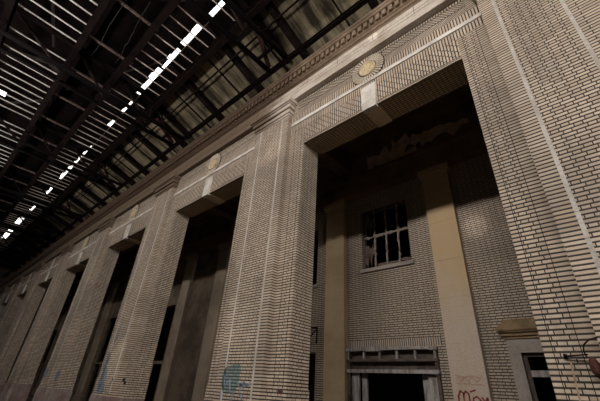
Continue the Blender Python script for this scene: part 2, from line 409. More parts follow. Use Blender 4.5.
# ------------------------------------------------------------------ lintels over the openings
OPW = PITCH/2-HW          # half opening
UPW = PITCH/2-.85         # half width between raised pilasters
ZS = 6.92
def make_lintel(label):
    off = (0, YF, 0); Y = lambda y: y-YF
    t = thing('brick_lintel', label, 'lintel', (0, YF, ZS), 'brick lintels over the arcade openings')
    off = (0, YF, ZS); W = lambda z: z-ZS
    b = MB(off); b.box(-OPW, OPW, Y(6.03), Y(YB+.12), W(ZS+.03), W(9.2), {'-z': M['soffit']}, M['flemish']); b.build('soffit_beam', M['soffit'], t)
    for x0, x1 in ((-OPW, -.22), (.22, OPW)):       # bright row of brick ends along the bottom edge
        b = MB(off); b.box(x0, x1, Y(5.985), Y(6.06), W(ZS), W(ZS+.075), mat=M['header']); b.build('edge_course', M['header'], t)
    for x0, x1 in ((-OPW, -.22), (.22, OPW)):
        b = MB(off); b.box(x0, x1, Y(6.0), Y(6.04), W(ZS+.12), W(7.65), mat=M['vertical']); b.build('vertical_brick_panel', M['vertical'], t)
    b = MB(off); b.box(-UPW, UPW, Y(5.99), Y(6.04), W(7.65), W(7.91), mat=M['soldier']); b.build('soldier_course', M['soldier'], t)
    b = MB(off)
    x = -UPW
    while x < UPW-.01:
        xe = min(x+.62, UPW); b.box(x+.004, xe-.004, Y(5.965), Y(6.04), W(7.92), W(8.045)); x = xe
    b.build('white_band', M['terracotta'], t)
    b = MB(off); b.box(-UPW, UPW, Y(5.99), Y(6.04), W(8.05), W(8.36), mat=M['soldier']); b.build('soldier_course', M['soldier'], t)
    for x0, x1 in ((-UPW+.25, -.5), (.5, UPW-.25)):
        b = MB(off); b.box(x0, x1, Y(6.0), Y(6.04), W(8.36), W(8.89), mat=M['herring']); b.build('herringbone_panel', M['herring'], t)
    b = MB(off); b.box(-UPW, -UPW+.25, Y(5.99), Y(6.04), W(8.36), W(8.89), mat=M['stretcher']); b.box(UPW-.25, UPW, Y(5.99), Y(6.04), W(8.36), W(8.89), mat=M['stretcher'])
    b.box(-.5, .5, Y(6.02), Y(6.04), W(8.36), W(8.89), mat=M['soldier']); b.build('panel_border', M['stretcher'], t)
    b = MB(off); b.box(-UPW, UPW, Y(5.99), Y(6.04), W(8.89), W(9.2), mat=M['soldier']); b.build('soldier_course', M['soldier'], t)
    b = MB(off)                                        # keystone
    q = [(-.21, 6.86), (.21, 6.86), (.235, 7.74), (-.235, 7.74)]
    b.prism_xz([(x_, W(z_)) for x_, z_ in q], Y(5.93), Y(6.05))
    ks = b.build('keystone', M['terracotta'], t)
    b = MB(off); b.box(-.21, .21, Y(6.06), Y(YB+.10), W(6.90), W(6.96)); b.build('keystone_soffit', M['soffitstone'], ks)
    # medallion with a ring of radial bricks
    zc = W(8.48); b = MB(off); n = 34
    b.prism_xz([(.56*math.cos(2*math.pi*i/40), zc+.56*math.sin(2*math.pi*i/40)) for i in range(40)], Y(5.975), Y(6.0), M['black'])
    for i in range(n):
        a0 = 2*math.pi*(i+.1)/n; a1 = 2*math.pi*(i+.72)/n
        for r0, r1 in ((.30, .54),):
            q = [(r0*math.cos(a0), zc+r0*math.sin(a0)), (r1*math.cos(a0), zc+r1*math.sin(a0)), (r1*math.cos(a1), zc+r1*math.sin(a1)), (r0*math.cos(a1), zc+r0*math.sin(a1))]
            b.prism_xz(q, Y(5.955), Y(5.98), M['radial'])
    b.build('radial_brick_ring', M['radial'], t)
    b = MB(off); prof = [(.0, 5.93), (.05, 5.93), (.08, 5.945), (.13, 5.935), (.17, 5.94), (.20, 5.955), (.225, 5.93), (.255, 5.925), (.275, 5.95), (.275, 6.0)]
    seg = 32; rings = []
    for r, y in prof[1:]: rings.append([b.bm.verts.new((r*math.cos(2*math.pi*q/seg), Y(y)+(.012*math.cos(8*2*math.pi*q/seg) if .07 < r < .19 else 0), zc+r*math.sin(2*math.pi*q/seg))) for q in range(seg)])
    b.bm.faces.new(rings[0])
    for i in range(len(rings)-1):
        for q in range(seg):
            f = b.bm.faces.new((rings[i][q], rings[i][(q+1) % seg], rings[i+1][(q+1) % seg], rings[i+1][q])); f.smooth = True
    b.build('medallion', M['gold'], t)
    return t
LL = ['brick lintel over the nearest wide opening, with white keystone and tan medallion',
      'brick lintel with keystone, over the opening left of the teal painted pier',
      'brick lintel with keystone, over the opening left of the blue streaked pier',
      'brick lintel over the third opening left of the teal painted pier',
      'small looking brick lintel over the fourth opening left of the teal painted pier',
      'small far brick lintel over the fifth opening left of the teal painted pier',
      'far brick lintel over the leftmost opening of the arcade']
lint = make_lintel(LL[0])
for k in range(1, NP-1): dup(lint, (bay_x(k), YF, ZS), LL[k])
lint.location = (bay_x(0), YF, ZS)

# wall above the arcade, and the walls at both ends of it
b = MB(); b.box(LEFT-6, RIGHT, 6.86, 7.0, 9.76, 12.22, mat=M['darkwall']); struct(b.build('wall_front', M['darkwall']))
b = MB(); b.box(pier_x(0)+HW+.04, RIGHT, YF, YB, FLOOR, 7.66, mat=M['flemish']); b.box(pier_x(0)+.86, RIGHT, YF, YB, 7.66, 9.2, mat=M['flemish']); struct(b.build('wall_front_right', M['flemish']))
b = MB(); b.box(LEFT-6, pier_x(NP-1)-HW-.04, YF, YB, FLOOR, 7.66, mat=M['flemish']); b.box(LEFT-6, pier_x(NP-1)-.86, YF, YB, 7.66, 9.2, mat=M['flemish']); struct(b.build('wall_front_left', M['flemish']))

# cornice with dentils
b = MB()
prof = [(6.06, 9.21), (6.0, 9.205), (6.0, 9.0), (5.80, 9.0), (5.80, 9.27), (5.785, 9.28), (5.785, 9.60), (5.75, 9.64), (5.70, 9.66), (5.67, 9.70), (5.62, 9.73), (5.62, 9.99), (5.53, 10.0), (5.50, 10.02), (5.50, 10.10), (5.47, 10.12), (5.44, 10.17), (6.85, 10.2), (6.85, 9.76), (6.06, 9.76)]
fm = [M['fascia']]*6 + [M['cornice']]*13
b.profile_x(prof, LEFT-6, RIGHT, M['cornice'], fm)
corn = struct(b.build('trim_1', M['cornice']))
b = MB(); x = LEFT-6
while x < RIGHT:
    b.box(x, x+.13, 5.535, 5.63, 9.77, 9.985); x += .21
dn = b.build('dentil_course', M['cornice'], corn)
b = MB(); x = LEFT-6                      # joints of the fascia blocks
b.box(LEFT-6, RIGHT, 5.783, 5.79, 9.40, 9.412)
while x < RIGHT: b.box(x, x+.012, 5.783, 5.80, 9.28, 9.60); x += 1.31
b.build('fascia_joint', M['black'], corn)

# ------------------------------------------------------------------ inner wall of the vestibule
YI, ZCEIL = 10.4, 9.6
doors, wins, narrow, hooded = [], [], [], []
XL, XR = LEFT-6, RIGHT
def rects_minus(x0, x1, z0, z1, holes):
    xs = sorted({x0, x1, *[h[0] for h in holes], *[h[1] for h in holes]})
    out = []
    xs = [x for x in xs if x0 <= x <= x1]
    for xa, xb in zip(xs, xs[1:]):
        hs = sorted([h for h in holes if h[0] <= xa+1e-6 and h[1] >= xb-1e-6], key=lambda h: h[2]); z = z0
        for h in hs:
            if h[2] > z: out.append((xa, xb, z, h[2]))
            z = max(z, h[3])
        if z < z1: out.append((xa, xb, z, z1))
    return out
holes = []
doors.append((-7.22, -4.14, FLOOR, 1.42)); wins.append((-6.54, -4.61, 4.12, 6.56))
narrow.append((-10.2, -8.78, 3.9, 6.4)); narrow.append((-10.1, -8.70, FLOOR, 1.37))
bigs = []
for k in range(1, NP-1):                     # tall dark doorways of the bays further left
    d = bay_x(k)-BAY0; bigs.append((-7.2+d, -4.1+d, FLOOR, 4.3))
XSPLIT = bay_x(1)
hood = (-2.05, -1.15, FLOOR, 1.20)
XS_ = None
holes = doors+wins+narrow+[hood]+bigs
b = MB()
for xa, xb, za, zb in rects_minus(XL, XSPLIT, FLOOR, 8.0, holes)+rects_minus(XSPLIT, XR, FLOOR, 8.0, holes): b.box(xa, xb, YI, YI+.4, za, zb, mat=M['inner'] if xa >= XSPLIT-.01 else M['darkplaster'])
b.box(XL, XR, YI, YI+.4, 8.0, ZCEIL, mat=M['plaster'])
struct(b.build('wall_back', M['inner']))
b = MB(); b.box(XL, XR, 14.0, 14.2, FLOOR, ZCEIL); struct(b.build('wall_rear', M['black']))
b = MB(); b.box(XL, XR, YB+.12, 14.2, ZCEIL, ZCEIL+.15); struct(b.build('ceiling_1', M['plaster']))
b = MB(); b.box(XL, XR, 10.02, YI, 7.25, 7.45); b.box(XL, XR, 10.08, YI, 7.45, 7.95); b.box(XL, XR, 9.95, YI, 7.95, 8.12)
struct(b.build('trim_2', M['plaster']))
# ceiling beams of the vestibule, one per pier and bay
for k in range(NP):
    b = MB((pier_x(k), 0, 0)); b.box(-.3, .3, YB+.13-0, YI, 8.7, ZCEIL)
    o = b.build('ceiling_beam', M['plaster']); o.location = (pier_x(k), 0, 0)
    tag(o, 'plastered beam crossing the dark vestibule ceiling behind the arcade', 'beam', 'vestibule ceiling beams')

# flaking plaster above the inner wall
def ragged(x0, x1, z0, z1, n, rnd):
    top = [(x0+(x1-x0)*i/n, z1-rnd.random()*.45*(z1-z0)) for i in range(n+1)]
    bot = [(x1-(x1-x0)*i/n, z0+rnd.random()*.45*(z1-z0)) for i in range(n+1)]
    return bot[::-1][:0] + bot[::-1] + top[::-1]
rn = random.Random(3)
b = MB()
for x0, x1, z0, z1 in ((-6.1, -4.7, 8.15, 9.3), (-4.9, -3.5, 8.5, 9.55), (-3.7, -1.9, 8.35, 9.35), (-5.5, -3.9, 8.12, 8.7)):
    b.prism_xz(ragged(x0, x1, z0, z1, 9, rn), YI-.04-rn.random()*.03, YI-.002)
tag(b.build('flaking_plaster', M['peel']), 'pale patch of flaking plaster high up inside the nearest opening', 'plaster')

# pilasters of tan stone
def make_pilaster(label):
    t = thing('stone_pilaster', label, 'pilaster', (0, YI, FLOOR), 'tan stone pilasters on the inner wall')
    W = lambda z: z-FLOOR
    b = MB((0, YI, FLOOR)); z = W(-1.1)
    hts = [1.15, 1.3, 1.2, 1.25, 1.3, 1.25]; top = W(6.7)
    while z < top-.01:
        h_ = min(hts[int(z*3) % 6], top-z); b.box(-.45, .45, -.20, -.002, z+.004, z+h_-.004); z += h_
    b.box(-.445, .445, -.19, -.004, W(-1.1), top)
    b.build('shaft', M['tanstone'], t)
    b = MB(); b.box(-.52, .52, -.27, -.002, 0, .32); b.box(-.49, .49, -.235, -.002, .32, .5); b.build('base', M['tanstone'], t)
    b = MB(); b.box(-.47, .47, -.22, -.002, W(6.7), W(6.78)); b.box(-.45, .45, -.20, -.002, W(6.78), W(6.95)); b.box(-.49, .49, -.25, -.002, W(6.95), W(7.05)); b.box(-.54, .54, -.31, -.002, W(7.05), W(7.25))
    b.build('capital', M['tanstone'], t)
    return t
pl = ['tan stone pilaster with red graffiti, right of the wide doorway', 'yellowish stone pilaster left of the wide doorway',
      'tan stone pilaster hidden behind the teal painted pier', 'stone pilaster against the inner wall, seen left beside the teal painted pier',
      'pale stone pilaster seen at the middle of the opening left of the teal painted pier']
pil_x = []
for k in range(NP-1): pil_x += [bay_x(k), pier_x(k+1)-.42]
pil0 = None
for i, x in enumerate(pil_x):
    lab = pl[i] if i < len(pl) else 'far stone pilaster on the inner wall, %s to the left of the wide doorway' % ORD[i]
    if i == 0: pil0 = make_pilaster(lab)
    else:
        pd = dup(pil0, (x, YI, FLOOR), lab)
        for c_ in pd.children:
            c_.material_slots[0].link = 'OBJECT'; c_.material_slots[0].material = M['tanyellow'] if i == 1 else M['tanshaded']
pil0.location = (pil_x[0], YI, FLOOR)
b = MB((pil_x[0], YI, FLOOR))
S = [[(-.34, .0), (-.33, .22), (-.27, .33), (-.20, .28), (-.20, .02)], [(-.20, .24), (-.14, .33), (-.07, .28), (-.06, .0)], [(.02, .05), (.03, .18), (.12, .22), (.20, .14), (.14, .04), (.03, .05)], [(.24, .2), (.30, .1), (.36, .2), (.38, .02)], [(-.02, .32), (.10, .36)]]
for l in S: b.ribbon([(x+.02, z-FLOOR-.02) for x, z in l], .04, -.205)
b.build('graffiti_scrawl', M['redpaint'], pil0)['label'] = 'dark red spray painted scrawl'
b = MB((pil_x[0], YI, FLOOR))
for l in ([(-.3, .68), (-.1, .62), (.1, .66), (.3, .62)], [(-.3, .55), (-.24, .66), (-.18, .5), (-.1, .63), (0, .5), (.08, .64), (.2, .52), (.34, .64)], [(-.3, .48), (.34, .46)]):
    b.ribbon([(x, z-FLOOR) for x, z in l], .03, -.204)
b.build('faded_graffiti', M['pinkpaint'], pil0)['label'] = 'faded pink scrawl'

# wide doorway with its broken transom
def make_door(name, x0, x1):
    cx = (x0+x1)/2; w = (x1-x0)/2
    t = thing(name, '', '', (cx, YI, FLOOR)); del t['label']; del t['category']; t['kind'] = 'structure'
    W = lambda z: z-FLOOR
    b = MB(); 
    n = 12
    for i in range(n):                       # ragged, sagging lead flashing along the head
        xa, xb = -w-.03+(2*w+.06)*i/n, -w-.03+(2*w+.06)*(i+1)/n
        b.box(xa, xb, -.16, .1, W(1.33)+random.uniform(-.02, .02), W(1.43)+.03*math.sin(i*.5))
    b.build('door_head', M['wood'], t)
    b = MB(); b.box(-w-.02, w+.02, -.14, .05, W(1.02), W(1.09)); b.build('transom_bar', M['darkwood'], t)
    for i in range(6):
        x = -w+.06+(2*w-.12)*i/5; b = MB(); b.box(x-.03, x+.03, -.12, -.04, W(1.09), W(1.33)); b.build('transom_post', M['wood'], t)
    b = MB(); b.box(-w-.02, w+.02, -.15, .02, W(.70), W(.80)); b.build('lower_transom', M['wood'], t)
    b = MB(); b.box(-w+.08, w-.08, .06, .10, W(.80), W(1.33)); b.build('transom_panel', M['darkwood'], t)
    for sx in (-1, 1):
        b = MB(); xa, xb = sorted((sx*(w), sx*(w-.09))); b.box(xa, xb, -.1, .35, 0, W(1.4)); b.build('door_jamb', M['darkwood'], t)
        b = MB(); xa, xb = sorted((sx*(w-.11), sx*(w-.38))); b.box(xa, xb, .0, .08, 0, W(.70)); b.build('pale_post', M['wood'], t)
        b = MB(); xa, xb = sorted((sx*(w-.42), sx*(w-.60))); b.box(xa, xb, .12, .2, 0, W(.70)); b.build('inner_post', M['wood'], t)
    return t
make_door('door_1', doors[0][0], doors[0][1])
for i, d in enumerate(bigs):
    cx = (d[0]+d[1])/2; w = (d[1]-d[0])/2
    t = thing('door_%d' % (i+3), '', '', (cx, YI, FLOOR)); del t['label']; del t['category']; t['kind'] = 'structure'
    for x0, x1 in ((-w, -w+.14), (w-.14, w)):
        b = MB(); b.box(x0, x1, -.04, .2, 0, 4.3-FLOOR); b.build('door_jamb', M['woodbrown'], t)
    b = MB(); b.box(-w+.14, w-.14, .02, .16, 1.0-FLOOR, 1.16-FLOOR); b.build('transom_bar', M['woodbrown'], t)
    b = MB(); b.box(-.05, .05, .04, .14, 0, 1.0-FLOOR); b.build('mullion', M['woodbrown'], t)
b = MB()
for d in doors: b.box(d[0]-.15, d[1]+.15, YI-.02, YI, 1.46, 1.68, mat=M['inner_soldier'])
struct(b.build('trim_3', M['inner_soldier']))

# side doorway with stone hood
t = thing('door_2', '', '', (-1.6, YI, FLOOR)); del t['label']; del t['category']; t['kind'] = 'structure'
W = lambda z: z-FLOOR
b = MB()
b.box(-.72, -.45, -.10, -.002, 0, W(1.52)); b.box(.45, .72, -.10, -.002, 0, W(1.52)); b.box(-.45, .45, -.10, -.002, W(1.20), W(1.52)); b.build('stone_surround', M['palestone'], t)
b = MB()
for za, zb, w_, d_ in ((1.52, 1.58, .76, .14), (1.58, 1.66, .80, .19), (1.66, 1.70, .84, .25), (1.70, 1.74, .87, .29)): b.box(-w_, w_, -d_, -.002, W(za), W(zb))
lay = [(1.74, .87, .29), (1.80, .83, .25), (1.87, .76, .18), (1.95, .71, .13), (1.99, .70, .12)]
for (za, wa, da), (zb, wb, db) in zip(lay, lay[1:]):
    b.face([(-wa, -da, W(za)), (wa, -da, W(za)), (wb, -db, W(zb)), (-wb, -db, W(zb))])
    for sx in (-1, 1): b.face([(sx*wa, -da, W(za)), (sx*wa, -.002, W(za)), (sx*wb, -.002, W(zb)), (sx*wb, -db, W(zb))])
b.face([(-.7, -.12, W(1.99)), (.7, -.12, W(1.99)), (.7, -.002, W(1.99)), (-.7, -.002, W(1.99))])
b.build('door_hood', M['hoodstone'], t)
b = MB(); b.box(-.45, -.36, .02, .12, 0, W(1.2)); b.box(.36, .45, .02, .12, 0, W(1.2)); b.box(-.36, .36, .02, .12, W(1.12), W(1.2)); b.build('door_frame', M['darkwood'], t)
b = MB(); b.box(-.36, .36, .03, .10, W(.68), W(.82)); b.build('transom_bar', M['wood'], t)
b = MB(); b.box(-.74, -.44, -.13, -.1, W(.08), W(.16)); b.build('notice_strip', M['black'], t)

# barred windows
def broken_window(name, x0, x1, z0, z1, seed, broken=True):
    cx = (x0+x1)/2; w = (x1-x0)/2; h = z1-z0; rr = random.Random(seed)
    t = thing(name, '', '', (cx, YI, z0)); del t['label']; del t['category']; t['kind'] = 'structure'
    b = MB(); b.box(-w, -w+.07, .1, .2, 0, h); b.box(w-.07, w, .1, .2, 0, h); b.box(-w+.07, w-.07, .1, .2, h-.07, h); b.box(-w+.07, w-.07, .1, .2, 0, .06); b.build('window_frame', M['darkwood'], t)
    b = MB(); b.box(-w-.08, w+.08, -.08, .3, -.13, 0); b.build('window_sill', M['palestone'], t)
    if not broken: return
    def ragbar(xa, za, xb, zb, wd):
        n = 22; L = []; R_ = []
        dx, dz = xb-xa, zb-za; l = math.hypot(dx, dz); nx, nz = -dz/l, dx/l
        for i in range(n+1):
            f = i/n; a = wd*(.35+rr.random()*1.3); c = wd*(.35+rr.random()*1.3)
            L.append((xa+dx*f+nx*a, za+dz*f+nz*a)); R_.append((xa+dx*f-nx*c, za+dz*f-nz*c))
        return R_+L[::-1]
    for i in range(1, 4):
        x = -w+2*w*i/4
        b = MB(); b.prism_xz(ragbar(x, .04, x+.03, h-.05, .035), .11, .15); b.build('mullion', M['peel2'], t)
    b = MB(); b.prism_xz(ragbar(-w+.05, h*.52, w-.05, h*.53, .05), .10, .145); b.build('transom', M['peel2'], t)
    for (xa, xb, za, zb) in ((-w+.07, -w*.55, .06, h*.5), (-w+.07, -w*.56, h*.55, h-.1), (-w*.5, w-.1, .06, .22)):
        b = MB(); b.prism_xz(ragged(xa, xb, za, zb, 8, rr), .12, .14); b.build('broken_pane', M['dustglass'], t)
for i, w_ in enumerate(wins[:4]): broken_window('window_%d' % (i+1), *w_, 10+i)
for i, w_ in enumerate([n_ for n_ in narrow if n_[2] > 0][:4]): broken_window('window_%d' % (i+2), *w_, 30+i, broken=False)
b = MB()
b.tube([(-9.05, 10.25, 2.22), (-8.75, 10.2, 2.2), (-8.5, 10.18, 2.18)], .03, 6); b.tube([(-8.5, 10.18, 2.2), (-8.5, 10.18, 1.62)], .03, 6)
b.tube([(-9.0, 10.25, 1.65), (-8.8, 10.2, 1.9), (-8.55, 10.18, 2.1)], .025, 6); b.beam((-9.05, 10.37, 1.6), (-9.05, 10.37, 2.3), .08, .06); b.tube([(-9.05, 10.25, 2.22), (-9.05, 10.39, 2.22)], .03, 6); b.tube([(-9.0, 10.25, 1.65), (-9.0, 10.39, 1.65)], .03, 6)
tag(b.build('iron_bracket', M['steel']), 'rusty iron wall bracket on the inner wall beside the teal painted pier', 'bracket')

# ------------------------------------------------------------------ roof
deck_z = lambda y: 14.64-.34*y - .0
XA, XB = LEFT-6, 18.0
# sloping boards, one panel between two rafters
rx = [18.0, 15.4, 12.7, 10.0, 6.9, 3.6, .5, -3.2, -6.5, -9.33, -12.4, -16.0, -18.3, -20.8, -22.9]
while rx[-1] > XA+2.6: rx.append(rx[-1]-2.62)
rx.append(XA)
YD0, YD1 = 3.23, 7.0
def from_truss(x):
    n = sum(1 for a in rx if min(x, -7.3) <= a < max(x, -7.3)) + 1
    return '%s %s of the truss over the teal pier' % (ORD[n], 'left' if x < -7.3 else 'right')
for i, (xb, xa) in enumerate(zip(rx, rx[1:])):
    w = (xb-xa)/2; cx = (xa+xb)/2
    b = MB(); b.face([(-w, YD0, deck_z(YD0)), (w, YD0, deck_z(YD0)), (w, YD1, deck_z(YD1)), (-w, YD1, deck_z(YD1))])
    b.face([(-w, YD0, deck_z(YD0)+.08), (w, YD0, deck_z(YD0)+.08), (w, YD1, deck_z(YD1)+.08), (-w, YD1, deck_z(YD1)+.08)])
    for xx in (-w, w): b.face([(xx, YD0, deck_z(YD0)), (xx, YD1, deck_z(YD1)), (xx, YD1, deck_z(YD1)+.08), (xx, YD0, deck_z(YD0)+.08)])
    for yy in (YD0, YD1): b.face([(-w, yy, deck_z(yy)), (w, yy, deck_z(yy)), (w, yy, deck_z(yy)+.08), (-w, yy, deck_z(yy)+.08)])
    o = b.build('roof_panel', M['deck']); o.location = (cx, 0, 0)
    tag(o, 'sooty tan sloping roof panel, '+from_truss(cx), 'roof panel', 'sloping roof panels above the cornice')
for i, x in enumerate(rx[1:-1]):
    b = MB(); wd = .26
    b.beam((0, YD0-.02, deck_z(YD0)-.17), (0, 6.9, deck_z(6.9)-.17), wd, .30)
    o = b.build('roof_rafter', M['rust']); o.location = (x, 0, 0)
    tag(o, 'dark rafter under the tan sloping roof, '+from_truss(x), 'rafter', 'rafters of the sloping roof')
    if i % 1 == 0:
        for dx in (1.3,):
            b = MB(); b.beam((0, YD0+.1, deck_z(YD0)-.06), (.15, 6.7, deck_z(6.7)-.06), .05, .07)
            o = b.build('roof_batten', M['rust']); o.location = (x-dx, 0, 0)
            tag(o, 'thin dark batten under the tan roof, '+from_truss(x-dx), 'batten', 'battens under the sloping roof')
for y in (4.68,):
    b = MB(); b.beam((XA, y, 12.6), (XB, y, 12.6), .06, .07); tag(b.build('roof_purlin', M['rust']), 'thin dark purlin running under the sloping tan roof panels', 'purlin')
b = MB(); b.box(XA, XB, 5.66, 5.82, 11.62, 11.65); b.box(XA, XB, 5.725, 5.755, 11.48, 11.62); b.box(XA, XB, 5.66, 5.82, 11.45, 11.48)
tag(b.build('eave_beam', M['rust']), 'long dark steel eave beam running just above the cornice', 'beam')

b = MB(); b.profile_x([(3.24, deck_z(3.24)-.01), (3.24, deck_z(3.24)-.10), (3.80, deck_z(3.80)-.10), (3.80, deck_z(3.80)-.01)], XA, XB)  # board added to darken the deck edge beside the gap
tag(b.build('darkening_board', M['blackroof']), 'added dark board along the upper edge of the tan panels, beside the strip of daylight', 'board')
# upper roof and the strip of sky
ZR = 14.6
b = MB()
hx0, hx1, hy0, hy1 = -24.0, -23.3, -2.25, -1.85       # a missing board
b.box(XA, XB+2, -9.6, hy0, ZR, ZR+.12); b.box(XA, XB+2, hy1, 3.0, ZR, ZR+.12)
b.box(XA, hx0, hy0, hy1, ZR, ZR+.12); b.box(hx1, XB+2, hy0, hy1, ZR, ZR+.12)
opens = [(-8.72, -9.75, 3.18), (-10.5, -12.1, 3.10), (-12.38, -14.2, 3.2), (-14.25, -17.1, 3.14), (-17.9, -19.4, 3.28), (-20.5, -21.5, 3.26), (-24.6, -26.4, 3.3), (-26.6, -28.3, 3.28), (-28.5, -32.0, 3.22), (-33.6, -36.2, 3.22), (-39.5, -41.7, 3.2), (-44.5, -47.5, 3.0), (-49.5, -54.5, 2.6)]
x = XB+2
rr = random.Random(5)
for xa, xb, ye in opens:
    if x > xa+.01: b.box(xa, x, 3.0, 3.75, ZR, ZR+.12)
    n = max(2, int((xa-xb)/.5))
    for i in range(n):
        b.box(xb+(xa-xb)*i/n, xb+(xa-xb)*(i+1)/n, 3.0, ye+.06+rr.uniform(-.06, .06) if ye > 3.01 else 3.02, ZR, ZR+.12)
    x = xb
b.box(XA, x, 3.0, 3.75, ZR, ZR+.12)
# boards closing the step between the two roofs, outside the line of the gap
struct(b.build('ceiling_2', M['blackroof']))
b = MB(); b.box(XA, XB+2, 3.95, 4.05, deck_z(4.0)+.05, ZR-.35); b.build; 
b.bm.free()
# small hole over the laylight at left
# girders carrying the laylight
GI = {'P': 1.72, 'Q': 3.92, 'R': -.08, 'S': -2.55, 'T': -5.0, 'U': -7.5}
def girder(y, label):
    t = thing('skylight_girder', label, 'girder', (0, y, 13.0), 'girders carrying the skylight')
    b = MB(); b.box(XA, XB, -.14, .14, -.04, .02); b.box(XA, XB, -.05, .05, -.36, -.04); b.build('top_flange', M['rust'], t)
    b = MB(); b.box(XA, XB, -.12, .12, -.41, -.36); b.build('bottom_flange', M['rust'], t)
    return t
girder(GI['Q'], 'dark girder along the wall side of the skylight, next to the tan panels')
girder(GI['P'], 'dark girder beside the strip of daylight, on its far side from the wall')
girder(GI['R'], 'dark girder along the near edge of the black walkway strip of the ceiling')
girder(GI['S'], 'dark girder crossing the upper left corner of the ceiling')
# cleats on girder P and R (short bright ends)
# trusses over the piers
TX = [pier_x(k) for k in range(NP)]
def make_truss(label):
    t = thing('roof_truss', label, 'truss', (0, 0, 11.6), 'roof trusses over the piers')
    for dx in (-.50, .50):
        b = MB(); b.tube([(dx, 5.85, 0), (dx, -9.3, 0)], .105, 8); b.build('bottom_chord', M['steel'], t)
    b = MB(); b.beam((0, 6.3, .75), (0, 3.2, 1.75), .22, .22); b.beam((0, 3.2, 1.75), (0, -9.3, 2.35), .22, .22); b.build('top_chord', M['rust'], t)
    ys = [5.0, 3.92, 1.72, -.08, -2.55, -5, -7.5, -9.2]
    for y0, y1 in zip(ys, ys[1:]):
        b = MB(); b.beam((0, y0, .1), (0, y1, 1.9), .09, .09); b.build('diagonal', M['rust'], t)
        b = MB(); b.box(-.48, .48, y0-.05, y0+.05, -.06, .06); b.build('batten_plate', M['steel'], t)
        b = MB(); b.beam((0, y1, 0), (0, y1, 1.9), .12, .12); b.build('post', M['rust'], t)
    b = MB(); b.beam((.35, 4.2, .35), (-.45, 5.6, .1), .14, .16); b.build('knee_strut', M['redsteel'], t)
    return t
M['redsteel'] = plain_mat('red_lead_steel', (.06, .025, .02), (.035, .017, .015), .65, spec=.06, scale=2)
TLAB = ['roof truss with twin chords over the near right pier', 'roof truss with twin tubular chords meeting the wall over the teal painted pier',
        'roof truss meeting the wall over the pier with the pale blue graffiti streak'] + ['dark roof truss far down the hall, %s to the left of the teal painted pier' % ORD[i] for i in range(2, NP)]
tr = make_truss(TLAB[0])
for k in range(1, NP): dup(tr, (TX[k], 0, 11.6), TLAB[k])
tr.location = (TX[0], 0, 11.6)
# laylight: framed bays of glazing bars between girders
def make_skylight(y0, y1, n, mat, label, group, step=.632, r=.017):
    t = thing('skylight', label, 'skylight', (0, (y0+y1)/2, 13.06), group)
    h = (y1-y0)/2
    for i in range(n):
        x = (i-(n-1)/2)*step
        b = MB(); b.box(x-r, x+r, -h+.03, h+.08, -.022, .022); b.build('glazing_bar', mat, t)
    for s_ in (-1, 1):
        b = MB(); L = n*step/2; b.box(-L, L, s_*h*.97-.03, s_*h*.97+.03, .03, .09); b.build('edge_rail', M['rust'], t)
    return t
G1 = 'glazed bays beside the strip of daylight'; G2 = 'glazed bays on the hall side of the black walkway strip'; G3 = 'glazed bays along the upper left edge of the ceiling'
protoA = protoB = protoC = None
for k in range(-1, NP-1):
    cx = (pier_x(k)+pier_x(k+1))/2
    wh = ['right of the truss over the near right pier', 'between the near right pier and the teal pier',
          'left of the truss over the teal painted pier', 'left of the truss over the blue streaked pier'][k+1] if k < 3 else '%s bay left of the teal pier' % ORD[k]
    lab1 = 'dull barred skylight by the daylight strip, '+wh; lab2 = 'bright barred skylight past the walkway, '+wh; lab3 = 'outermost barred skylight, '+wh
    if protoA is None:
        protoA = make_skylight(GI['P'], GI['Q'], 11, M['bar_dull'], lab1, G1)
        protoB = make_skylight(GI['S'], GI['R'], 11, M['bar'], lab2, G2, r=.024)
        protoC = make_skylight(GI['T'], GI['S'], 11, M['bar'], lab3, G3, r=.024)
        first = cx
    else:
        dup(protoA, (cx, protoA.location.y, 13.06), lab1); dup(protoB, (cx, protoB.location.y, 13.06), lab2); dup(protoC, (cx, protoC.location.y, 13.06), lab3)
for p_ in (protoA, protoB, protoC): p_.location.x = first
# walkway strip: widely spaced dark bearers
for k in range(0, 22):
    x = 2.0-k*2.6
    b = MB(); b.box(-.045, .045, GI['R']-.1, GI['P']+.25, 13.03, 13.11)
    o = b.build('walkway_bearer', M['bearer']); o.location = (x, 0, 0)
    tag(o, 'bearer across the black ceiling strip, '+('%s left of the truss over the teal pier' % ORD[k-3] if x < -7.3 else '%s right of the truss over the teal pier' % ORD[4-k]), 'bearer', 'bearers across the black walkway strip')
b = MB(); b.box(XA, XB, GI['R']+.3, GI['P']-.3, 13.55, 13.62); tag(b.build('walkway_deck', M['blackroof']), 'black boarded walkway above the strip between the glazed bays', 'walkway')
# dark soot-covered glass of the upper skylight is the roof board itself; bracing seen through the bars
for (a, b_, w) in (((-16.6, -.9, 14.0), (-10.9, -2.6, 14.3), .10), ((-18.5, -2.3, 13.9), (-16.8, .0, 13.4), .12), ((-12.0, .2, 14.2), (-8.5, 3.0, 14.0), .1), ((-15.8, 2.0, 14.2), (-12.3, 3.0, 13.4), .09), ((-24, -2.0, 14.0), (-19.8, .3, 13.5), .1)):
    c0 = Vector(a); mbx = MB(); mbx.beam((0, 0, 0), Vector(b_)-c0, w, w)
    o = mbx.build('roof_brace', M['wood' if False else 'bracegrey'] if 'bracegrey' in M else M['steel']); o.location = a
    tag(o, 'dull grey diagonal brace in the dark roof above the glazing bars', 'brace', 'diagonal roof braces')
M['bracegrey'] = plain_mat('dull_grey_steel', (.035, .029, .027), (.02, .017, .016), .6, spec=.06, scale=2)
for o in [o for o in bpy.data.objects if o.name.startswith('roof_brace')]: o.data.materials.clear(); o.data.materials.append(M['bracegrey'])
